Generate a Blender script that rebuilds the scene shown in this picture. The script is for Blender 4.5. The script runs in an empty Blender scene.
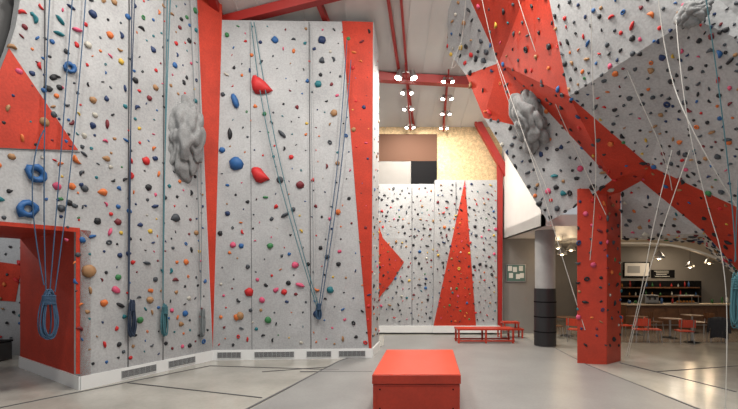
import bpy, bmesh, math, random
from mathutils import Vector, Matrix, noise
random.seed(7)
S=1.5; F=400.0; CX=369.0; HY=275.0; CH=2.4
CAM=Vector((0,0,CH))
scn=bpy.context.scene
try:
    scn.view_settings.view_transform='Standard'
except Exception: pass

def B(x,y,z): return Vector((x*S,y*S,z*S))
def ray(px,py): return Vector(((px-CX)/F,1,(HY-py)/F))
def P(px,py,d): return CAM+ray(px,py)*(d*S)       # surveyed point at depth d
def hit(p0,n,px,py):
    r=ray(px,py); return CAM+r*((p0-CAM).dot(n)/r.dot(n))
def G(px,py): return Vector(((px-CX)/F*CH*F/(py-HY), CH*F/(py-HY),0))
def zc(y): return 13.44-0.3*y

# ---------------- materials
def mat(name,col,rough=0.6,var=0.0,scale=4.0,fine=0.0,fscale=60.0,bump=0.0,metal=0.0,emit=0.0,spec=0.5,col2=None):
    m=bpy.data.materials.new(name); m.use_nodes=True
    nt=m.node_tree; b=nt.nodes['Principled BSDF']
    b.inputs['Roughness'].default_value=rough; b.inputs['Metallic'].default_value=metal
    b.inputs['Specular IOR Level'].default_value=spec
    c=(col[0],col[1],col[2],1)
    b.inputs['Base Color'].default_value=c
    if emit>0:
        b.inputs['Emission Color'].default_value=c; b.inputs['Emission Strength'].default_value=emit
    if var>0 or fine>0 or bump>0:
        tc=nt.nodes.new('ShaderNodeTexCoord')
        n1=nt.nodes.new('ShaderNodeTexNoise'); n1.inputs['Scale'].default_value=scale; n1.inputs['Detail'].default_value=6
        n2=nt.nodes.new('ShaderNodeTexNoise'); n2.inputs['Scale'].default_value=fscale; n2.inputs['Detail'].default_value=3
        nt.links.new(tc.outputs['Object'],n1.inputs['Vector']); nt.links.new(tc.outputs['Object'],n2.inputs['Vector'])
        lo=col2 if col2 else [x*(1-var) for x in col]
        hi=[min(1,x*(1+var*0.6)) for x in col]
        r=nt.nodes.new('ShaderNodeValToRGB')
        r.color_ramp.elements[0].position=0.3; r.color_ramp.elements[1].position=0.7
        r.color_ramp.elements[0].color=(*lo,1); r.color_ramp.elements[1].color=(*hi,1)
        nt.links.new(n1.outputs['Fac'],r.inputs['Fac'])
        r2=nt.nodes.new('ShaderNodeValToRGB')
        r2.color_ramp.elements[0].position=0.35; r2.color_ramp.elements[1].position=0.62
        v=1-fine; r2.color_ramp.elements[0].color=(v,v,v,1); r2.color_ramp.elements[1].color=(1,1,1,1)
        nt.links.new(n2.outputs['Fac'],r2.inputs['Fac'])
        mx=nt.nodes.new('ShaderNodeMix'); mx.data_type='RGBA'; mx.blend_type='MULTIPLY'; mx.inputs[0].default_value=1
        nt.links.new(r.outputs['Color'],mx.inputs[6]); nt.links.new(r2.outputs['Color'],mx.inputs[7])
        nt.links.new(mx.outputs[2],b.inputs['Base Color'])
        if bump>0:
            bp=nt.nodes.new('ShaderNodeBump'); bp.inputs['Strength'].default_value=bump; bp.inputs['Distance'].default_value=0.02
            nt.links.new(n2.outputs['Fac'],bp.inputs['Height']); nt.links.new(bp.outputs['Normal'],b.inputs['Normal'])
    return m
M_grey=mat('climbing_plaster_grey',(0.405,0.41,0.42),0.8,0.16,0.9,0.15,24,0.12,spec=.3)
M_grey2=mat('overhang_plaster_grey',(0.415,0.42,0.43),0.75,0.16,0.9,0.17,24,0.12,spec=.3)
M_red=mat('climbing_plaster_red',(0.46,0.036,0.016),0.6,0.16,2,0.18,26,0.1,spec=.3)
M_redwood=mat('red_painted_plywood',(0.46,0.038,0.016),0.4,0.16,2,0.10,20,0.05)
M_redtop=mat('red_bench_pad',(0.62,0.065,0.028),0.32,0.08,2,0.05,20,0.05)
M_redmetal=mat('red_painted_steel',(0.33,0.018,0.014),0.4)
M_white=mat('white_paint',(0.66,0.65,0.63),0.5,0.04,2)
M_conccol=mat('concrete_column',(0.28,0.28,0.28),0.7,0.1,3)
M_base=mat('skirting_white',(0.72,0.73,0.73),0.35)
M_ceil=mat('ceiling_panel',(0.60,0.59,0.57),0.6,0.06,1.0)
M_osb=mat('osb_board',(0.66,0.48,0.27),0.7,0.25,9,0.30,25,0.1)
M_dark=mat('dark_void',(0.006,0.006,0.007),0.8,spec=.1)
M_black=mat('black_vinyl',(0.014,0.014,0.016),0.45)
M_seam=mat('panel_joint',(0.08,0.08,0.085),0.8)
M_conc=mat('polished_concrete',(0.37,0.36,0.325),0.20,0.22,0.8,0.06,12,0.02)
M_mat=mat('grey_floor_mat',(0.235,0.235,0.232),0.38,0.12,1.0,0.08,20,0.02)
M_maroon=mat('brown_board',(0.085,0.040,0.024),0.7,spec=.2)
M_vent=mat('vent_grille',(0.28,0.29,0.30),0.5)
M_rock=mat('moulded_rock_grey',(0.25,0.255,0.26),0.75,0.25,4,0.2,25,0.2)
M_lamp=mat('lamp_glow',(1,0.95,0.88),0.5,emit=24)
M_bulb=mat('pendant_bulb',(1,0.80,0.5),0.5,emit=10)
M_alu=mat('brushed_aluminium',(0.40,0.40,0.40),0.35,metal=0.9)
M_wood=mat('bar_wood',(0.13,0.06,0.03),0.4,0.3,6)
M_beige=mat('beige_wall',(0.46,0.38,0.29),0.6,0.05,2)
M_cafe=mat('cafe_wall_grey',(0.20,0.19,0.18),0.6,0.05,2)
M_cafefloor=mat('cafe_floor_tile',(0.24,0.21,0.18),0.20,0.15,2)
M_orange=mat('orange_plastic',(0.58,0.06,0.025),0.4)
hold_cols=[('black',(0.013,0.014,0.018),25),('slate',(0.045,0.053,0.065),17),('navy',(0.013,0.03,0.095),10),('blue',(0.022,0.10,0.28),9),
 ('teal',(0.014,0.14,0.17),6),('green',(0.035,0.17,0.06),5),('red',(0.48,0.02,0.022),12),('pink',(0.54,0.075,0.155),7),
 ('orange',(0.55,0.14,0.035),8),('tan',(0.31,0.17,0.08),10),('yellow',(0.55,0.36,0.055),4),('maroon',(0.15,0.018,0.026),8),('bone',(0.42,0.40,0.35),3)]
HM=[mat('hold_resin_'+n,c,0.55,0.08,8,spec=.35) for n,c,w in hold_cols]; HW=[w for _,_,w in hold_cols]
HI={n:i for i,(n,_,_) in enumerate(hold_cols)}

# ---------------- mesh builder
class MB:
    def __init__(s): s.v=[];s.f=[];s.mi=[];s.sm=[];s.mats=[]
    def m(s,mt):
        if mt not in s.mats: s.mats.append(mt)
        return s.mats.index(mt)
    def add(s,vs,fs,mt,smooth=False):
        o=len(s.v); s.v+= [tuple(v) for v in vs]; i=s.m(mt)
        for f in fs: s.f.append(tuple(o+k for k in f)); s.mi.append(i); s.sm.append(smooth)
    def poly(s,pts,mt): s.add(pts,[tuple(range(len(pts)))],mt)
    def prism(s,pts,vec,mt,cap=None):
        n=len(pts); q=[Vector(p)+Vector(vec) for p in pts]
        s.add(pts,[tuple(range(n))],mt)
        s.add(list(pts)+q,[tuple(range(2*n-1,n-1,-1))]+[(i,i+n,(i+1)%n+n,(i+1)%n) for i in range(n)],cap or mt)
    def box(s,c,sz,mt,rz=0,R=None):
        c=Vector(c); R=R or Matrix.Rotation(rz,3,'Z'); h=[x/2 for x in sz]
        vs=[c+R@Vector((x*h[0],y*h[1],z*h[2])) for x in(-1,1) for y in(-1,1) for z in(-1,1)]
        s.add(vs,[(0,1,3,2),(4,6,7,5),(0,4,5,1),(2,3,7,6),(0,2,6,4),(1,5,7,3)],mt)
    def beam(s,a,b,w,h,mt):
        a=Vector(a);b=Vector(b); d=(b-a); L=d.length; x=d.normalized()
        up=Vector((0,0,1)); 
        if abs(x.dot(up))>0.95: up=Vector((0,1,0))
        y=up.cross(x).normalized(); z=x.cross(y)
        R=Matrix((x,y,z)).transposed(); s.box((a+b)/2,(L,w,h),mt,R=R)
    def cyl(s,a,b,r,mt,r1=None,n=14,cap=True):
        a=Vector(a);b=Vector(b); r1=r if r1 is None else r1
        x=(b-a).normalized(); up=Vector((0,0,1)) if abs(x.z)<0.9 else Vector((1,0,0))
        y=up.cross(x).normalized(); z=x.cross(y); vs=[]
        for k in range(n):
            t=2*math.pi*k/n; u=y*math.cos(t)+z*math.sin(t); vs+= [a+u*r,b+u*r1]
        s.add(vs,[(2*k,2*k+1,(2*k+3)%(2*n),(2*k+2)%(2*n)) for k in range(n)],mt,True)
        if cap: s.add(vs,[tuple(range(0,2*n,2)),tuple(range(2*n-1,0,-2))],mt)
    def lathe(s,c,prof,mt,n=20):
        c=Vector(c); vs=[]
        for r,z in prof:
            for k in range(n):
                t=2*math.pi*k/n; vs.append(c+Vector((r*math.cos(t),r*math.sin(t),z)))
        fs=[(i*n+k,i*n+(k+1)%n,(i+1)*n+(k+1)%n,(i+1)*n+k) for i in range(len(prof)-1) for k in range(n)]
        s.add(vs,fs,mt,True)
    def done(s,name,bevel=0,recalc=False):
        me=bpy.data.meshes.new(name); me.from_pydata(s.v,[],s.f)
        for m in s.mats: me.materials.append(m)
        me.polygons.foreach_set('material_index',s.mi); me.polygons.foreach_set('use_smooth',s.sm); me.update()
        ob=bpy.data.objects.new(name,me); scn.collection.objects.link(ob)
        if bevel:
            bv=ob.modifiers.new('bevel','BEVEL'); bv.width=bevel; bv.segments=2; bv.limit_method='ANGLE'
        return ob

# ---------------- climbing holds
bm=bmesh.new(); bmesh.ops.create_icosphere(bm,subdivisions=2,radius=1)
ICO=[v.co.copy() for v in bm.verts]; ICF=[tuple(v.index for v in f.verts) for f in bm.faces]; bm.free()
def torus(R=0.72,r=0.34,a=12,b=7):
    vs=[];fs=[]
    for i in range(a):
        t=2*math.pi*i/a
        for j in range(b):
            p=2*math.pi*j/b; q=R+r*math.cos(p); vs.append(Vector((q*math.cos(t),q*math.sin(t)*0.8,r*math.sin(p)+0.2)))
    for i in range(a):
        for j in range(b): fs.append((i*b+j,((i+1)%a)*b+j,((i+1)%a)*b+(j+1)%b,i*b+(j+1)%b))
    return vs,fs
TOR=torus()
def hold(mb,p,n,size,ci,kind=None):
    n=n.normalized(); up=Vector((0,0,1)); x=up.cross(n)
    if x.length<0.1: x=Vector((1,0,0)).cross(n)
    x.normalize(); y=n.cross(x); a=random.uniform(0,2*math.pi)
    if kind is None: kind=random.choices(['blob','bar','wedge','crescent','donut','double'],[30,20,18,16,6,10])[0]
    ca,sa=math.cos(a),math.sin(a); X=x*ca+y*sa; Y=-x*sa+y*ca
    off=Vector((random.uniform(-9,9),)*3); vs=[]
    if kind in('donut','macro'): src,fs=TOR
    else: src,fs=ICO,ICF
    if kind=='bigwedge': X,Y=x,y
    for v in src:
        q=v.copy()
        if kind=='macro':
            q*=1+0.35*noise.noise(v*2.2+off); q.y*=1.1
        elif kind!='donut':
            q*=1+0.28*noise.noise(v*1.6+off)
            if kind=='bar': q.x*=1.25;q.y*=0.5
            elif kind=='wedge': q.y*=0.75+0.4*q.x; q.z*=0.8+0.5*q.x
            elif kind=='bigwedge':
                k=max(0.12,0.75-0.65*q.x*0.9); q.y=q.y*k+0.35*q.x*-1; q.z*=0.6+0.3*k
            elif kind=='crescent': q.x*=1.1; q.y=q.y*0.5+0.45*q.x*q.x
            elif kind=='double': q*=0.65+0.35*abs(q.x)
            q.z=max(-0.05,q.z)*0.75
        h=size*0.5; vs.append(p+X*(q.x*h)+Y*(q.y*h)+n*(q.z*h))
    mb.add(vs,fs,HM[ci],True)
def tri_area(a,b,c): return (b-a).cross(c-a).length/2
def scatter(mb,pts,spacing,smin,smax,avoid=(),weights=None,ctr=None):
    tris=[(pts[0],pts[i],pts[i+1]) for i in range(1,len(pts)-1)]
    ar=[tri_area(*t) for t in tris]; A=sum(ar); placed=[]
    N=int(A/(spacing*spacing)*1.0)*12
    for _ in range(N):
        t=random.choices(tris,ar)[0]; u,v=random.random(),random.random()
        if u+v>1: u,v=1-u,1-v
        p=t[0]+(t[1]-t[0])*u+(t[2]-t[0])*v
        if p.z<0.42 or p.z>zc(p.y)-.15: continue
        if any((p-q).length<spacing*random.uniform(0.5,1.0) for q in placed): continue
        if any((p-q).length<r for q,r in avoid): continue
        n=(t[1]-t[0]).cross(t[2]-t[0]).normalized()
        if n.dot(CAM-p)<0: n=-n
        placed.append(p)
        s=smin+(smax-smin)*random.random()**2.0
        hold(mb,p,n,s,random.choices(range(len(HM)),weights or HW)[0])

# ---------------- FLOOR
mb=MB(); mb.prism([Vector((-15,-3,0)),Vector((23,-3,0)),Vector((23,21.5,0)),Vector((-15,21.5,0))],(0,0,-0.2),M_conc); mb.done('floor')
mb=MB()
gm=[G(249,411),G(339,361),G(384,346),G(384,335.5),G(520,335.5),G(556,349),G(585,364),G(700,411)]
gm=[Vector((gm[0].x-1.9,gm[0].y-2.6,0))]+gm+[Vector((gm[-1].x+0.2,gm[-1].y-2.6,0))]
mb.prism([g+Vector((0,0,0.012)) for g in gm],(0,0,-0.01),M_mat)
mb.done('floor_mat_grey')
mb=MB()
def seam(a,b,w=0.035,z=.007):
    a=G(*a);b=G(*b);a.z=b.z=z; mb.beam(a,b,w,0.012,M_seam)
seam((244,411),(339,361.5),0.05); seam((339,361.5),(384,346),0.05)
seam((588,365.5),(703,411),0.05); seam((620,363),(736,392),0.04); seam((556,349),(588,365.5),0.04)
seam((128,383),(262,398),0.03); seam((0,408),(210,366),0.025); seam((262,372),(330,367),0.025); seam((210,366),(339,370),0.02)
seam((300,372),(372,372),0.02,.010); seam((655,372),(738,366),0.02)
mb.done('floor_seam')

# ---------------- CEILING
mb=MB()
y0,y1=2.0,17.2
mb.prism([Vector((-15,y0,zc(y0))),Vector((-15,y1,zc(y1))),Vector((23,y1,zc(y1))),Vector((23,y0,zc(y0)))],(0,0,0.2),M_ceil)
x=-14.5
while x<22.5:
    mb.beam((x,y0,zc(y0)-0.01),(x+ (y1-y0)*0.02,y1,zc(y1)-0.01),0.04,0.03,M_ceil); x+=0.62
mb.done('ceiling')
def cp(px,py,drop=0.12):
    t=(HY-py)/F; y=(13.44-CH)/(t+0.3); return Vector(((px-CX)/F*y,y,zc(y)-drop))
for nm,segs in [('roof_beam',[((196,24),(345,-14),.22,.26)]),('roof_beam',[((315,-12),(329,24),.14,.2)]),('roof_beam',[((372,72),(475,78),.24,.28)]),
    ('roof_rail',[((383,-40),(399,70),.09,.12)]),('roof_rail',[((399,-30),(407,72),.07,.1)]),('roof_beam',[((407,76),(414,126),.08,.1)]),
    ('roof_beam',[((447,80),(443,126),.06,.08)]),('roof_beam',[((205,-30),(222,22),.2,.25)])]:
    mb=MB()
    for a,b,w,h in segs: mb.beam(cp(*a,drop=h/2+0.02),cp(*b,drop=h/2+0.02),w,h,M_redmetal)
    mb.done(nm)
def track(points,name='spotlight_track'):
    mb=MB(); pts=[cp(px,py,drop=.26) for px,py,s in points]
    a,b=pts[0],pts[-1]; e=(b-a).normalized()*.35
    mb.beam(a-e,b+e,.05,.05,M_redmetal)
    for p,(px,py,s) in zip(pts,points):
        mb.beam(p,Vector((p.x,p.y,zc(p.y))),.02,.02,M_redmetal)
        for sx in(-1,1):
            c=p+Vector((sx*s*1.25,0,-.05)); d=Vector((sx*.30,-.12,-1)).normalized()
            mb.beam(p,c,.025,.025,M_alu)
            mb.cyl(c-d*s*.5,c+d*s*1.0,s*.5,M_alu,r1=s*.7,n=16); mb.cyl(c+d*s*.98,c+d*s*1.12,s*.66,M_lamp,n=16)
    mb.done(name)
track([(406,64,.17),(407,82,.10),(408,99,.09),(410,118,.09)])
track([(448,70,.10),(447,88,.10),(446,104,.09),(444,119,.08)])

# ---------------- LEFT CLIMBING WALL
A=B(-4.02,5.57,0); C1=B(-2.94,7.53,0); C2=B(.058,7.71,0); C3=B(.21,8.53,0)
nW1=(C1-A).cross(Vector((0,0,1))).normalized()
if nW1.dot(CAM-A)<0: nW1=-nW1
def w1(px,py,off=0): return hit(A+nW1*off,nW1,px,py)
doorz=2.23*S
up=lambda p,z: Vector((p.x,p.y,z))
LE=B(-4.72,4.30,0); TL=B(-3.117,7.207,0)
top=zc(10)+0.1
outline=[A,C1,up(TL,top),w1(21,-90),w1(20,0),w1(16,25),w1(9,48),w1(0,70),w1(-25,105),w1(-70,140),up(LE,doorz),up(A,doorz)]
mb=MB(); mb.prism(outline,-nW1*0.25,M_grey)
rv=B(-2.05,1.39,0)
mb.poly([up(A,doorz-.002),up(LE,doorz-.002),up(LE+rv,doorz-.002),up(A+rv,doorz-.002)],M_red)
mb.prism([A,A+rv,up(A+rv,doorz),up(A,doorz)],(C1-A).normalized()*0.2,M_red)
mb.prism([w1(9,48,.012),w1(78,150,.012),w1(-70,147,.012),w1(-70,140,.012),w1(-25,105,.012),w1(0,70,.012)],-nW1*0.01,M_red)
mb.prism([w1(80,228,.012),w1(80,374,.012),w1(76,374,.012),w1(76,232,.012),w1(-40,222,.012),w1(-40,218,.012)],-nW1*0.01,M_red)
for x in (45,129,164): mb.beam(w1(x,-40,.006),w1(x-1,{45:222,129:370,164:362}[x],.006),0.02,0.012,M_seam)
mb.beam(w1(0,148,.012),w1(80,152,.012),.012,.012,M_seam)
mb.done('wall_left')
mb=MB(); o=-nW1*0.28
mb.prism([w1(45,-120)+o,w1(45,160)+o,w1(-90,160)+o,w1(-90,-120)+o],-nW1*0.1,M_black); mb.done('backing_panel_dark')
def skirting(name,a,b,n,h=0.28):
    mb=MB(); mb.prism([a+n*.03,b+n*.03,up(b+n*.03,h),up(a+n*.03,h)],-n*0.03,M_base); return mb
sk=skirting('',A,C1,nW1); sk.done('baseboard_left',0.006)
nR=rv.cross(Vector((0,0,1))).normalized(); 
if nR.dot(CAM-A)<0: nR=-nR
sk=skirting('',A,A+rv,nR); sk.done('baseboard_reveal')
nC=(C2-C1).cross(Vector((0,0,1))).normalized()
if nC.dot(CAM-C1)<0: nC=-nC
sk=skirting('',C1,C2,nC); sk.done('baseboard_center',0.006)
nS=(C3-C2).cross(Vector((0,0,1))).normalized()
if nS.dot(CAM-C2)<0: nS=-nS
sk=skirting('',C2,C3,nS); sk.done('baseboard_side')
def vent(a,b,n):
    mb=MB(); a=a+n*.036;b=b+n*.036
    for z0,z1 in((.05,.06),(.22,.23)): mb.prism([up(a,z0),up(b,z0),up(b,z1),up(a,z1)],n*.012,M_base)
    mb.prism([up(a,.055),up(b,.055),up(b,.225),up(a,.225)],-n*.004,M_dark)
    for z in (.08,.105,.13,.155,.18,.205): mb.beam(up(a,z)+n*.004,up(b,z)+n*.004,.012,.012,M_vent)
    L=(b-a).length; c=int(L/.12)
    for i in range(c+1): q=a+(b-a)*(i/c); mb.beam(up(q,.055)+n*.006,up(q,.225)+n*.006,.012,.012,M_vent)
    mb.done('vent_grille')
def c0(px,py,off=0): return hit(C1+nC*off,nC,px,py)
for x0,x1 in((121,155),(168,194)): vent(w1(x0,370),w1(x1,370),nW1)
for x0,x1 in((218,241),(255,294),(307,331),(339,365)): vent(c0(x0,355),c0(x1,355),nC)
# ---------------- CENTRE TOWER
ctl=c0(222,20); ctr=c0(373.5,22)
mb=MB()
mb.prism([C1,C2,ctr,ctl],-nC*0.5,M_grey)
mb.prism([C2,C3,up(C3,zc(C3.y)-.05),up(Vector(ctr),ctr.z)],-nS*0.2,M_grey)
mb.prism([c0(342,21,.012),c0(373,22,.012),c0(371.5,349,.012),c0(369,349,.012),c0(360,250,.012),c0(352,150,.012)],-nC*.01,M_red)
mb.beam(c0(309,22,.006),c0(311,350,.006),.02,.012,M_seam)
mb.beam(c0(250,22,.004),c0(252,350,.004),.012,.008,M_seam)
mb.done('wall_center_tower')
mb=MB()
rt=up(TL,top); rr=up(ctl,top)
mb.prism([C1+Vector((0,0,.28)),up(ctl,ctl.z),rr,rt],Vector((-.1,.25,0)),M_red)
mb.done('wall_corner_wedge')

# ---------------- adjoining room through doorway
mb=MB()
mb.prism([Vector((-14.8,12,0)),Vector((-8.6,12,0)),Vector((-8.6,12,6)),Vector((-14.8,12,6))],(0,.2,0),M_grey)
mb.prism([Vector((-14.8,11.985,1.9)),Vector((-10.6,11.985,1.6)),Vector((-10.4,11.985,2.7)),Vector((-14.8,11.985,3.3))],(0,.01,0),M_red)
mb.prism([Vector((-15,-3,0)),Vector((-15,12,0)),Vector((-15,12,10)),Vector((-15,-3,13))],(-.2,0,0),M_grey)
scatter(mb,[Vector((-14.8,11.97,0.4)),Vector((-9,11.97,.4)),Vector((-9,11.97,4)),Vector((-14.8,11.97,4))],.4,.08,.2)
mb.done('wall_side_room')
mb=MB(); mb.box((-10.55,11.2,.25),(.7,.5,.5),M_black); mb.box((-10.55,11.2,.53),(.74,.54,.06),M_dark); mb.cyl((-10.75,11.2,.56),(-10.35,11.2,.72),.03,M_black); mb.done('equipment_crate',.03)

# ---------------- FAR WALL
YF=16.5
def fp(px,py,off=0.0):
    y=YF-off; return Vector(((px-CX)/F*y,y,CH+(HY-py)/F*y))
def frect(mb,x0,y0_,x1,y1_,off,m,t=0.06): mb.prism([fp(x0,y0_,off),fp(x1,y0_,off),fp(x1,y1_,off),fp(x0,y1_,off)],(0,t,0),m)
mb=MB()
mb.prism([Vector((-1,YF,0)),Vector((6.9,YF,0)),Vector((6.9,YF,8.45)),Vector((-1,YF,8.45))],(0,.2,0),M_white)
frect(mb,378,127,502,181,.03,M_osb)
frect(mb,378,134,437,161,.10,M_maroon)
frect(mb,378,161,411,186,.08,M_cafe)
frect(mb,411,161,437,186,.10,M_dark,.02)
mb.done('wall_far')
mb=MB()
frect(mb,374,184,435,326,.18,M_grey,.12)
mb.prism([fp(435,180,.30),fp(497,180,.30),fp(497,326,.30),fp(433,326,.30)],(0,.25,0),M_grey)
mb.prism([fp(465,180,.32),fp(476,326,.32),fp(433.5,326,.32)],(0,.015,0),M_red)
frect(mb,376,238,405,326,.26,M_grey,.08)
mb.prism([fp(374,212,.29),fp(383,238,.29),fp(404,262,.29),fp(392,282,.29),fp(379,298,.29),fp(374,300,.29)],(0,.012,0),M_red)
mb.beam(fp(456,182,.31),fp(456,326,.31),.02,.012,M_seam)
mb.beam(fp(412,186,.19),fp(412,326,.19),.02,.012,M_seam)
mb.prism([fp(497,165,.28),fp(503,172,.28),fp(502,326,.28),fp(498,326,.28)],(0,.05,0),M_redmetal)
mb.done('wall_far_climbing_panels')
mb=MB(); frect(mb,374,326,404,332.6,.34,M_base,.3); frect(mb,404,326,433,332.6,.3,M_base,.28); frect(mb,433,326,500,332.8,.40,M_base,.38); mb.done('baseboard_far')
mb=MB(); mb.beam(fp(474,116,.25),fp(507,175,.25),.2,.26,M_redmetal); mb.done('gable_beam')
mb=MB(); W_far=[30,20,6,6,4,3,8,6,4,8,3,10,2]
for (x0,y0_,x1,y1_,o) in((378,188,434,236,.18),(406,236,434,322,.18),(378,242,403,322,.28),(437,184,496,322,.315)):
    scatter(mb,[fp(x0,y0_,o),fp(x1,y0_,o),fp(x1,y1_,o),fp(x0,y1_,o)],.28,.06,.14,weights=W_far)
mb.done('climbing_holds_far')

# ---------------- holds on left / centre walls
def key(mb,f,n,l):
    av=[]
    for x,y,s,c,k in l:
        p=f(x,y); d=(p.y); sz=s*d/F; hold(mb,p,n,sz,HI[c],k); av.append((p,sz*0.75+0.1))
    return av
mb=MB()
av=key(mb,w1,nW1,[(35,174,18,'blue','macro'),(27,209,19,'blue','macro'),(69,68,12,'blue','macro'),(44,122,9,'tan','blob'),(93,14,8,'navy','blob'),
 (77,30,8,'pink','bar'),(102,192,9,'orange','wedge'),(89,271,13,'tan','blob'),(116,290,9,'pink','double'),(75,160,9,'orange','crescent'),(57,186,8,'pink','blob'),
 (146,161,8,'red','blob'),(175,218,10,'slate','wedge'),(22,138,7,'orange','bar'),(110,35,7,'orange','blob'),(93,100,7,'tan','blob'),(118,222,7,'maroon','blob'),
 (128,17,6,'blue','blob'),(110,232,7,'pink','bar'),(150,300,7,'tan','blob'),(88,45,7,'bone','blob'),(60,20,8,'teal','bar'),(186,262,6,'orange','blob'),(140,320,7,'green','blob')])
av.append((w1(185,140),.85))
scatter(mb,[w1(24,-25),w1(194,-25),w1(209,350),w1(86,368),w1(84,230),w1(84,150)],.31,.055,.17,av)
scatter(mb,[w1(24,-25),w1(84,150),w1(10,48)],.31,.055,.16,av)
scatter(mb,[w1(12,55),w1(76,146),w1(2,146),w1(1,75)],.40,.055,.13,av)
scatter(mb,[w1(-20,155),w1(84,155),w1(84,224),w1(-20,216)],.31,.055,.17,av)
mb.done('climbing_holds_left')
mb=MB()
av=key(mb,c0,nC,[(262,87,22,'red','bigwedge'),(261,176,18,'red','bigwedge'),(236,164,14,'blue','blob'),(235,101,13,'blue','bar'),(230,134,9,'black','bar'),
 (249,292,9,'red','blob'),(222,150,6,'blue','blob'),(280,180,7,'slate','blob'),(300,185,8,'maroon','blob'),(334,113,7,'tan','blob'),(262,300,6,'pink','blob'),(276,290,6,'pink','double'),
 (284,292,6,'red','blob'),(300,285,8,'pink','bar'),(295,265,7,'pink','blob'),(240,316,8,'tan','blob'),(237,317,7,'orange','blob'),(282,134,8,'slate','bar'),(317,313,9,'navy','double'),
 (330,290,7,'teal','blob'),(275,40,7,'blue','blob'),(322,40,8,'navy','blob'),(322,60,7,'slate','wedge'),(233,245,6,'pink','blob'),(270,246,6,'green','blob'),(338,212,6,'orange','blob'),
 (268,320,7,'green','blob'),(318,84,7,'teal','blob'),(285,215,7,'slate','bar')])
scatter(mb,[c0(224,26),c0(370,27),c0(369,346),c0(218,346)],.39,.05,.15,av)
scatter(mb,[C2+Vector((0,0,.4)),C3+Vector((0,0,.4)),up(C3,9.2),up(C2,9.2)],.4,.06,.13)
mb.done('climbing_holds_center')

# ---------------- moulded rock features
def rock(c,n,w,h,dep,seed,name='moulded_rock_feature'):
    bm=bmesh.new(); bmesh.ops.create_icosphere(bm,subdivisions=5,radius=1)
    n=n.normalized(); x=Vector((0,0,1)).cross(n).normalized(); y=n.cross(x); off=Vector((seed,seed*2,0))
    for v in bm.verts:
        q=v.co.copy(); a=noise.noise(q*1.1+off); b=1-abs(noise.noise(q*1.9+off*2))*2; c2=noise.noise(q*5+off)
        q*=1+0.38*a-0.26*max(0,b)**3+.05*c2
        q.z=max(-.1,q.z)
        v.co=c+x*(q.x*w/2)+y*(q.y*h/2)+n*(q.z*dep)
    me=bpy.data.meshes.new(name); bm.to_mesh(me); bm.free(); me.materials.append(M_rock)
    for p in me.polygons: p.use_smooth=True
    ob=bpy.data.objects.new(name,me); scn.collection.objects.link(ob)
rock(w1(186,141),nW1,1.15,2.15,.42,3.1)

# ---------------- RIGHT OVERHANG
V=dict(L0=(456,-45,7.1),L1=(447,50,8.3),L2=(466,75,8.25),L3=(484,118,8.2),T=(548,222,7.9),C0=(578,205,7.42),K=(612,180,6.9),R0=(450,-45,6.9),
 R1=(499,63,7.6),M1=(518,126,7.75),R2=(540,103,7.2),S0=(540,-45,5.7),S1=(569,96,6.1),S2=(650,166,6.2),Q0=(640,-70,4.7),Q=(692,18,4.5),Q1=(790,-70,3.9),
 Q2=(790,62,4.1),Z1=(790,122,4.3),Z2=(790,232,5.1),N2=(790,330,6.6),M=(641,181,6.75),N=(705,233,6.5),K2=(621,192,7.1),
 U0=(622,238,7.9),U1=(702,243,7.9),U2=(760,300,8.0))
V={k:P(*v) for k,v in V.items()}
faces=[('L0 L1 R0',0),('L1 L2 R1',0),('L1 R1 R0',0),('L2 L3 R1',1),('L3 M1 R1',1),('L3 T M1',0),('T C0 M1',0),('C0 K M1',0),('K R2 M1',0),('M1 R2 R1',1),
 ('R0 R1 S0',1),('R1 S1 S0',1),('R1 R2 S1',1),('R2 K S1',1),('K S2 S1',1),('S0 S1 Q',0),('S0 Q Q0',0),('Q0 Q Q2 Q1',0),('S1 S2 Q',0),('Q S2 Z1',0),('Q Z1 Q2',0),
 ('S2 Z2 Z1',0),('S2 M Z2',1),('M N Z2',1),('N N2 Z2',1),('K M S2',1),('K K2 M',1),('K2 U0 N',0),('K2 N M',0),('U0 U1 N',0),('U1 U2 N',0),('N U2 N2',0),('C0 K2 K',1)]
mb=MB()
for f,c in faces: mb.poly([V[k] for k in f.split()],M_red if c else M_grey2)
mb.done('wall_right_overhang')
mb=MB(); W_r=[38,28,12,8,3,2,8,3,5,10,3,7,3]
for f,c in faces:
    pts=[V[k] for k in f.split()]
    pts=[p+(CAM-p)*0.0005 for p in pts]
    d=sum(p.y for p in pts)/len(pts)
    scatter(mb,pts,.030*d if not c else .048*d,.0075*d,.0170*d,weights=W_r)
mb.done('climbing_holds_overhang')
def facen(f):
    a,b,c=[V[k] for k in f.split()[:3]]; n=(b-a).cross(c-a).normalized(); return n if n.dot(CAM-a)>0 else -n
rock((V['M1']+V['R2'])/2+Vector((0.05,0,-.15)),facen('K R2 M1'),1.1,1.7,.4,5.5)
rock(P(694,12,4.4),facen('S0 Q Q0'),.5,.42,.16,1.7)

# red column
ca=G(577,363.5); cb=G(607,364.5); cc=G(621,360.5); cd=ca+cc-cb; H=CH+(HY-190)/F*11
mb=MB(); mb.prism([up(p,0) for p in (ca,cb,cc,cd)],(0,0,H),M_redwood)
mb.done('red_column',.015)
mb=MB()
for a,b in((ca,cb),(cb,cc)): scatter(mb,[up(a,.4),up(b,.4),up(b,H-.2),up(a,H-.2)],.36,.08,.15,weights=W_r)
mb.done('climbing_holds_column')

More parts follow.
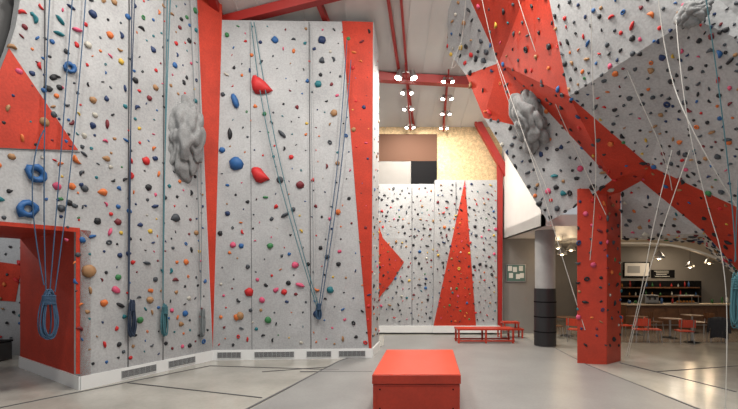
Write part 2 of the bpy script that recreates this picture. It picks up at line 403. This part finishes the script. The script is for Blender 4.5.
# ---------------- MEZZANINE, side wall, café shell
e0=B(3.50,8.15,0); e1=B(3.68,11,0); sz=3.9
mb=MB(); mb.prism([up(e0,sz),up(e1,sz),up(e1,8.4),up(e0,9.6)],(.15,0,0),M_white); mb.done('wall_mezzanine')
mb=MB(); mb.prism([up(e0,sz),up(e1,sz),Vector((5.52,21.2,sz)),Vector((22,21.2,sz)),Vector((22,e0.y,sz))],(0,0,.35),M_white); mb.done('ceiling_cafe')
mb=MB(); mb.prism([Vector((6.8,16.5,0)),Vector((6.8,21.2,0)),Vector((6.8,21.2,3.9)),Vector((6.8,16.5,3.9))],(-.12,0,0),M_cafe)
mb.prism([Vector((5.52,16.46,0)),Vector((6.86,16.46,0)),Vector((6.86,16.46,3.9)),Vector((5.52,16.46,3.9))],(0,.04,0),M_cafe)
mb.done('wall_cafe_left')
mb=MB(); mb.prism([Vector((6.8,21,0)),Vector((22,21,0)),Vector((22,21,3.9)),Vector((6.8,21,3.9))],(0,.2,0),M_cafe); mb.done('wall_cafe_back')
mb=MB(); mb.prism([Vector((22,-3,0)),Vector((22,21,0)),Vector((22,21,9)),Vector((22,-3,13))],(.2,0,0),M_beige); mb.done('wall_right')
mb=MB(); mb.prism([Vector((7.6,14.2,.004)),Vector((22,14.2,.004)),Vector((22,21,.004)),Vector((7.6,21,.004))],(0,0,.006),M_cafefloor); mb.done('floor_cafe_tiles')
mb=MB(); yb=16.42
def rectY(mb,x0,y0_,x1,y1_,y,m,t=.02):
    f=lambda a,b: Vector(((a-CX)/F*y,y,CH+(HY-b)/F*y)); mb.prism([f(x0,y0_),f(x1,y0_),f(x1,y1_),f(x0,y1_)],(0,t,0),m)
M_paper=mat('paper',(.6,.6,.56),.7); M_green=mat('notice_green',(.07,.14,.12),.7)
rectY(mb,506,264,526,282,yb,M_alu,.03); rectY(mb,507,265,525,281,yb-.01,M_green)
for (a,b) in((508,266),(513,267),(519,266),(509,273),(516,274),(520,273)): rectY(mb,a,b,a+4,b+5,yb-.02,M_paper,.008)
mb.done('notice_board')
# padded column
mb=MB(); c=G(545,346); mb.cyl(c,up(c,sz),.32,M_conccol,n=24); mb.cyl(up(c,.04),up(c,1.95),.35,M_black,n=24)
for z in(.5,1.0,1.5): mb.cyl(up(c,z-.02),up(c,z+.02),.355,M_dark,n=24)
mb.done('padded_column')
# arch bulkhead
mb=MB(); y=17.0; pts=[]
X0=(618-CX)/F*y; X1=(760-CX)/F*y
for i in range(17):
    t=i/16; xx=X0+(X1-X0)*t; zz=3.75-1.75*max(0,(t-.15)/.85)**2.2; pts.append(Vector((xx,y,zz)))
for i in range(16):
    mb.prism([pts[i],pts[i+1],up(pts[i+1],3.9),up(pts[i],3.9)],(0,.25,0),M_beige)
    a=pts[i];b=pts[i+1]; mb.beam(a+Vector((0,-.02,0)),b+Vector((0,-.02,0)),.1,.08,M_white)
mb.done('arched_bulkhead')
mb=MB(); rectY(mb,624,262,650,277,20.9,M_dark,.05); rectY(mb,625,263,649,276,20.88,M_white); rectY(mb,628,266,640,273,20.86,M_vent); mb.done('wall_sign')
# bar
mb=MB(); bx0,bx1,by=11.4,16.6,18.0
mb.box(((bx0+bx1)/2,by,.53),(bx1-bx0,.5,1.06),M_wood); mb.box(((bx0+bx1)/2,by-.05,1.09),(bx1-bx0+.1,.7,.06),M_beige)
for i in range(9): mb.box((bx0+.3+i*.57,by-.26,.52),(.48,.03,.85),M_wood)
mb.beam((bx0,by-.4,.2),(bx1,by-.4,.2),.04,.04,M_alu)
for x in(bx0+.2,(bx0+bx1)/2,bx1-.2): mb.beam((x,by-.4,.2),(x,by-.25,.2),.03,.03,M_alu)
mb.done('bar_counter',.01)
mb=MB()
BC=[mat('bottle_glass_'+n,c,.15) for n,c in(('green',(.03,.12,.04)),('amber',(.28,.11,.02)),('clear',(.45,.46,.44)),('red',(.28,.02,.02)),('blue',(.03,.08,.20)))]
mb.box((14,20.7,1.3),(6,.5,.06),M_wood); mb.box((14,20.7,1.75),(6,.4,.05),M_wood); mb.box((14,20.93,1.4),(6,.05,1.4),M_dark)
for x in (11,14,17): mb.box((x,20.7,1.5),(.06,.42,1.2),M_dark)
mb.box((14,20.7,.5),(6,.5,1.0),M_black)
mb.done('back_bar_shelf')
for x in(12.4,13.9,15.4):
    mb=MB(); mb.box((x,20.95,2.46),(1.2,.04,.42),M_dark)
    for k in range(4): mb.box((x-.1+.05*(k%2),20.925,2.60-k*.09),(.75-.1*(k%3),.01,.025),M_paper)
    mb.done('menu_board')
mb=MB()
for zb in(1.335,1.78):
    x=11.15
    while x<16.9:
        if abs(x-14)>.09:
            h=random.uniform(.16,.34); r=random.uniform(.03,.05)
            mb.lathe((x,20.62,zb),[(0,0),(r,0),(r,h*.6),(r*.35,h*.78),(r*.35,h),(0,h)],random.choice(BC),10)
        x+=random.uniform(.14,.6)
mb.done('bottles')
mb=MB()
for i in range(16):
    x=bx0+.2+random.random()*(bx1-bx0-.4)
    if abs(x-12.6)<.4 or abs(x-14.2)<.55: continue
    h=random.uniform(.1,.3); r=random.uniform(.035,.07)
    mb.lathe((x,17.95+random.uniform(-.15,.15),1.125),[(0,0),(r,0),(r*1.1,h*.7),(r*.5,h),(0,h)],random.choice(BC),10)
mb.done('counter_jars')
mb=MB(); q=Vector((12.6,18,1.12)); mb.box(q+Vector((0,0,.2)),(.6,.4,.38),M_alu); mb.box(q+Vector((0,-.22,.32)),(.5,.08,.08),M_black); mb.cyl(q+Vector((-.12,-.24,.28)),q+Vector((-.12,-.24,.18)),.03,M_black); mb.cyl(q+Vector((.12,-.24,.28)),q+Vector((.12,-.24,.18)),.03,M_black); mb.box(q+Vector((0,-.18,.03)),(.55,.3,.05),M_black); mb.done('espresso_machine',.015)
mb=MB(); q=Vector((14.2,17.95,1.12)); mb.box(q+Vector((0,0,.02)),(.9,.4,.04),M_alu); mb.box(q+Vector((0,.0,.36)),(.9,.4,.03),M_alu)
for a in(-.43,.43):
    for b in(-.18,.18): mb.beam(q+Vector((a,b,.03)),q+Vector((a,b,.36)),.02,.02,M_alu)
for i in range(6): mb.lathe(q+Vector((-.35+i*.14,0,.04)),[(0,0),(.05,.0),(.055,.05),(.03,.09),(0,.1)],BC[1],10)
mb.done('pastry_display')
# pendants
for px,py,d in((562,253,15.5),(571,249,17),(558,247,18),(659,257,15.0),(709,262,18.5),(690,266,19)):
    q=Vector(((px-CX)/F*d,d,CH+(HY-py)/F*d)); mb=MB()
    mb.lathe(q,[(.03,.22),(.05,.2),(.09,.14),(.17,.03),(.19,-.06),(.175,-.06),(.15,.02),(.03,.16)],M_alu,20)
    mb.cyl(q+Vector((0,0,.2)),up(q,3.9),.008,M_black,n=6); mb.lathe(q,[(0,.06),(.05,.04),(.07,-.02),(.05,-.08),(0,-.1)],M_bulb,12)
    mb.done('pendant_lamp')
    l=bpy.data.lights.new('pendant_light','POINT'); l.energy=30; l.color=(1,.74,.46); l.shadow_soft_size=.08
    lo=bpy.data.objects.new('pendant_light',l); lo.location=q-Vector((0,0,.2)); scn.collection.objects.link(lo)
# furniture
M_cloth=mat('standin_jacket_cloth',(.018,.018,.022),.85,.2,20)
def chair(x,y,rz,m,jacket=False):
    mb=MB(); R=Matrix.Rotation(rz,3,'Z'); o=Vector((x,y,0)); T=lambda a,b,c:o+R@Vector((a,b,c))
    mb.box(T(0,0,.46),(.42,.42,.035),m,rz)
    for a in(-.18,.18):
        mb.cyl(T(a,-.18,.45),T(a*1.15,-.22,.01),.014,M_alu,n=8); mb.cyl(T(a,.18,.45),T(a*1.15,.23,.01),.014,M_alu,n=8)
        mb.cyl(T(a,.19,.45),T(a,.25,.86),.014,M_alu,n=8)
    for i in range(5):
        a=-.2+i*.1; mb.beam(T(a-.05,.235+.02*(1-abs(i-2)),.73),T(a+.05,.235+.02*(1-abs(i-2)),.73),.02,.26,m)
    if jacket:   # jacket draped over the chair back, standing for an unidentified dark shape
        n=13; rows=[(.30,.20,.26),(.31,.50,.25),(.30,.80,.26),(.26,.93,.24),(.21,.92,.22),(.17,.75,.22),(.16,.52,.20)]; vs=[]
        for yy,zz,w in rows:
            for k in range(n):
                t=k/(n-1)*2-1; vs.append(T(t*w,yy+.018*math.sin(t*11+zz*6),zz+(-.05*t*t)))
        mb.add(vs,[(i*n+k,i*n+k+1,(i+1)*n+k+1,(i+1)*n+k) for i in range(len(rows)-1) for k in range(n-1)],M_cloth,True)
        for sx in(-1,1): mb.cyl(T(sx*.24,.25,.88),T(sx*.31,.28,.36),.055,M_cloth,r1=.04,n=10)
    mb.done('cafe_chair')
def table(x,y,m=M_wood):
    mb=MB(); mb.cyl((x,y,.72),(x,y,.75),.38,m,n=28); mb.cyl((x,y,.03),(x,y,.72),.035,M_alu); mb.lathe((x,y,0),[(.24,.01),(.24,.03),(.06,.05),(.04,.07)],M_black,20); mb.done('cafe_table')
def at(px,py): g=G(px,py); return g.x,g.y
for px,py in((670,338),(637,335),(567,336),(692,333)): table(*at(px,py))
for px,py,rz,m in((653,342,1.2,M_orange),(684,344,2.9,M_orange),(640,342,2.9,M_orange),(624,337,1.6,M_orange),(655,333,.3,M_wood),(575,342,2.5,M_orange),(556,338,1.4,M_wood),(704,334,-1.5,M_wood)):
    chair(*at(px,py),rz,m)
x,y=at(716,342); chair(x,y,2.7,M_wood,True); table(x-.95,y-.1)
# low red bench / frame near far wall
mb=MB(); x,y=at(484,342.5); w,dp,h=2.0,.55,.5
mb.box((x,y,h),(w,dp,.06),M_redwood)
for a in(-1,0,1):
    for b in(-1,1): mb.beam((x+a*(w/2-.05),y+b*(dp/2-.04),0),(x+a*(w/2-.05),y+b*(dp/2-.04),h),.06,.06,M_redwood)
for b in(-1,1): mb.beam((x-w/2,y+b*(dp/2-.04),.1),(x+w/2,y+b*(dp/2-.04),.1),.05,.05,M_redwood)
mb.done('low_red_bench')
mb=MB(); x,y=at(510,338); mb.box((x,y,.35),(.9,.45,.06),M_redwood); mb.box((x,y,.60),(.6,.4,.06),M_redwood)
for a in(-1,1):
    for b in(-1,1): mb.beam((x+a*.4,y+b*.18,0),(x+a*.4,y+b*.18,.35),.05,.05,M_redwood); mb.beam((x+a*.26,y+b*.16,.35),(x+a*.26,y+b*.16,.6),.05,.05,M_redwood)
mb.done('red_step_stool')

# ---------------- FOREGROUND RED BENCH BOX
dirv=Vector((.1525,1,0)).normalized(); hz=.675
f0=Vector((.045*S,4.6*S,0)); f1=Vector((1.045*S,4.6*S,0)); bl=1.53*S*1.01
b0=f0+dirv*bl; b1=f1+dirv*bl
mb=MB()
ins=lambda p,q,k: p+(q-p)*k
mb.prism([up(p,.012) for p in(f0,f1,b1,b0)],(0,0,.50),M_redwood)
mb.prism([up(p,.525) for p in(f0-Vector((.015,.015,0)),f1+Vector((.015,-.015,0)),b1+Vector((.015,.015,0)),b0+Vector((-.015,.015,0)))],(0,0,hz-.525),M_redwood)
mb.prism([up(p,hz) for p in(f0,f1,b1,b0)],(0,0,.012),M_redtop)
mb.prism([up(ins(f0,f1,.05)-Vector((0,.012,0)),.06),up(ins(f0,f1,.95)-Vector((0,.012,0)),.06),up(ins(f0,f1,.95)-Vector((0,.012,0)),.47),up(ins(f0,f1,.05)-Vector((0,.012,0)),.47)],(0,.01,0),M_redwood)
for x in(.08,.92):
    for z in(.1,.43): p=ins(f0,f1,x)-Vector((0,.02,0)); mb.cyl(up(p,z),up(p+Vector((0,.02,0)),z),.014,M_dark,n=10)
mb.done('red_bench_box',.012)

# ---------------- ROPES
RM={n:mat('rope_'+n,c,.8) for n,c in(('navy',(.02,.035,.07)),('teal',(.05,.15,.18)),('white',(.52,.51,.48)),('black',(.03,.03,.035)),('blue',(.035,.08,.15)),('grey',(.18,.20,.21)))}
def rope(strands,col,r=.012,coil=None):
    cu=bpy.data.curves.new('climbing_rope','CURVE'); cu.dimensions='3D'; cu.bevel_depth=r; cu.bevel_resolution=2; cu.resolution_u=6
    def sp(pts,cyc=False):
        s=cu.splines.new('NURBS'); s.points.add(len(pts)-1)
        for i,p in enumerate(pts): s.points[i].co=(*p,1)
        s.order_u=3; s.use_endpoint_u=not cyc; s.use_cyclic_u=cyc
    for st in strands: sp(st)
    if coil:
        c,h,w,n=coil; x=Vector((0,0,1)).cross(n).normalized(); rnd=random.Random(int(c.x*100))
        for i in range(12):
            ww=w*rnd.uniform(.25,1)/2; hh=h*rnd.uniform(.8,1)/2; pts=[]
            o=n*rnd.uniform(.03,.13)+x*rnd.uniform(-.04,.04)
            for k in range(14):
                t=2*math.pi*k/14; sq=.35+.65*(.5-.5*math.sin(t))
                pts.append(c+o+x*(math.cos(t)*ww*sq)+Vector((0,0,math.sin(t)*hh))+n*rnd.uniform(-.02,.02))
            sp(pts,True)
        for j in range(7):
            z=h*.20+j*.026; sp([c+n*.08+x*(math.cos(t*math.pi/4)*w*.28)+n*(math.sin(t*math.pi/4)*.08)+Vector((0,0,z)) for t in range(8)],True)
    cu.materials.append(RM[col]); ob=bpy.data.objects.new('climbing_rope',cu); scn.collection.objects.link(ob)
o=.10
rope([[w1(75,-40,o),w1(64,120,o),w1(50,290,o)],[w1(52,-40,o),w1(40,150,o),w1(46,290,o)],[w1(88,-40,o),w1(78,130,o),w1(55,292,o)],[w1(44,130,o),w1(20,170,o),w1(44,285,o)]],'blue',.011,(w1(47,314,.05),1.0,.42,nW1))
rope([[w1(132,-40,o),w1(131,150,o),w1(129,300,o)],[w1(136,-40,o),w1(127,200,o),w1(129,300,o)]],'navy',.011,(w1(130,318,.05),.9,.20,nW1))
rope([[w1(168,-40,o),w1(165,150,o),w1(163,300,o)],[w1(172,-40,o),w1(162,200,o),w1(163,300,o)]],'teal',.012,(w1(163,320,.05),.85,.20,nW1))
rope([[w1(196,-20,o),w1(203,150,o),w1(201,300,o)],[w1(189,-20,o),w1(200,200,o),w1(201,345,o)]],'grey',.010,(w1(201,322,.05),.8,.12,nW1))
rope([[c0(251,22,o),c0(258,90,.12),c0(283,200,.15),c0(317,308,.12)],[c0(254,22,o),c0(266,100,.12),c0(293,220,.15),c0(319,308,.12)]],'teal',.012)
rope([[c0(351,60,o),c0(345,140,.13),c0(333,230,.13),c0(321,306,.12)],[c0(347,40,o),c0(340,150,.13),c0(328,240,.13),c0(319,306,.12)]],'blue',.012,(c0(319,312,.03),.42,.2,nC))
rope([[c0(310,24,o),c0(312,150,.12),c0(314,300,.12)]],'grey',.009)
rope([[P(*a) for a in((655,-40,4.4),(662,60,4.7),(700,150,4.3),(742,215,4.6))]],'white',.007)
rope([[P(*a) for a in((608,20,5.3),(630,80,5.3),(668,160,5.6),(672,190,5.9))]],'white',.008)
rope([[P(*a) for a in((672,150,5.2),(655,215,5.6),(642,290,5.9),(626,356,6.9))],[P(*a) for a in((690,150,5.0),(668,210,5.5),(640,300,5.9),(628,357,6.9))]],'white',.008)
rope([[P(*a) for a in((676,20,4.3),(682,100,4.2),(705,200,4.4),(728,270,4.4),(726,409,4.4),(724,425,4.45))]],'white',.006)
rope([[P(*a) for a in((700,-40,3.9),(730,150,4.2),(736,260,4.4))],[P(*a) for a in((745,60,4.0),(738,180,4.3),(735,262,4.4))]],'teal',.008,(P(734,300,4.4),.95,.22,Vector((-.4,-1,0)).normalized()))
rope([[P(*a) for a in((468,-30,6.8),(462,60,8.0),(447,74,8.2),(462,40,7.9))]],'white',.008)
rope([[P(*a) for a in((497,60,7.4),(530,150,7.2),(560,250,7.4),(585,330,7.2))]],'white',.009)
rope([[P(*a) for a in((512,-20,6.2),(540,70,6.6),(585,170,6.9),(606,215,7.0))]],'white',.009)
rope([[P(*a) for a in((590,-30,5.0),(592,80,5.5),(598,180,6.5),(590,260,7.0))]],'white',.008)
rope([[P(*a) for a in((478,-20,6.7),(500,90,7.6),(545,180,7.5),(552,205,7.6))]],'white',.008)

# ---------------- LIGHTS (high-bay fittings added out of view to light the hall)
def added_highbay(x,y,e,size=.9,z=None):
    z=z or zc(y)-.5; mb=MB()
    mb.lathe((x,y,z),[(.05,.35),(.1,.3),(.28,.05),(.32,0)],M_alu,18); mb.cyl((x,y,z+.3),(x,y,zc(y)-.01),.015,M_black,n=6); mb.cyl((x,y,z+.01),(x,y,z+.03),.27,M_lamp,n=18); mb.done('added_high_bay_lamp')
    l=bpy.data.lights.new('added_high_bay_fill','AREA'); l.shape='DISK'; l.size=size; l.energy=e; l.color=(1,.95,.87)
    o=bpy.data.objects.new('added_high_bay_fill',l); o.location=(x,y,z-.05); scn.collection.objects.link(o)
for x in(-5,1.2,5): added_highbay(x,4.0,400)
added_highbay(-3,7.5,250); added_highbay(2.3,8.2,400)
for a,e in(((406,64),330),((409,100),190),((446,90),190)):
    q=cp(*a,drop=.55); l=bpy.data.lights.new('ceiling_spotlight_light','AREA'); l.shape='DISK'; l.size=.3; l.energy=e; l.color=(1,.93,.82)
    ob=bpy.data.objects.new('ceiling_spotlight_light',l); ob.location=q; scn.collection.objects.link(ob)
for x,y in((8.5,13),(12.5,15.5),(15,19.6)):  # ceiling fittings added to brighten the cafe
    mb=MB(); mb.cyl((x,y,3.86),(x,y,3.9),.12,M_alu); mb.cyl((x,y,3.85),(x,y,3.87),.09,M_lamp); mb.done('added_downlight_fitting')
    l=bpy.data.lights.new('added_downlight_fill','AREA'); l.size=.3; l.energy=36; l.color=(1,.82,.6)
    ob=bpy.data.objects.new('added_downlight_fill',l); ob.location=(x,y,3.82); scn.collection.objects.link(ob)
l=bpy.data.lights.new('side_room_light','POINT'); l.energy=70; ob=bpy.data.objects.new('side_room_light',l); ob.location=(-11,10,4); scn.collection.objects.link(ob)
w=bpy.data.worlds.new('World'); scn.world=w; w.use_nodes=True
w.node_tree.nodes['Background'].inputs[0].default_value=(.96,.97,1,1); w.node_tree.nodes['Background'].inputs[1].default_value=.42

cam=bpy.data.cameras.new('camera'); cam.sensor_width=36; cam.lens=F/738*36; cam.shift_y=(HY-204.5)/738
co=bpy.data.objects.new('camera',cam); co.location=CAM; co.rotation_euler=(math.pi/2,0,0); scn.collection.objects.link(co); scn.camera=co
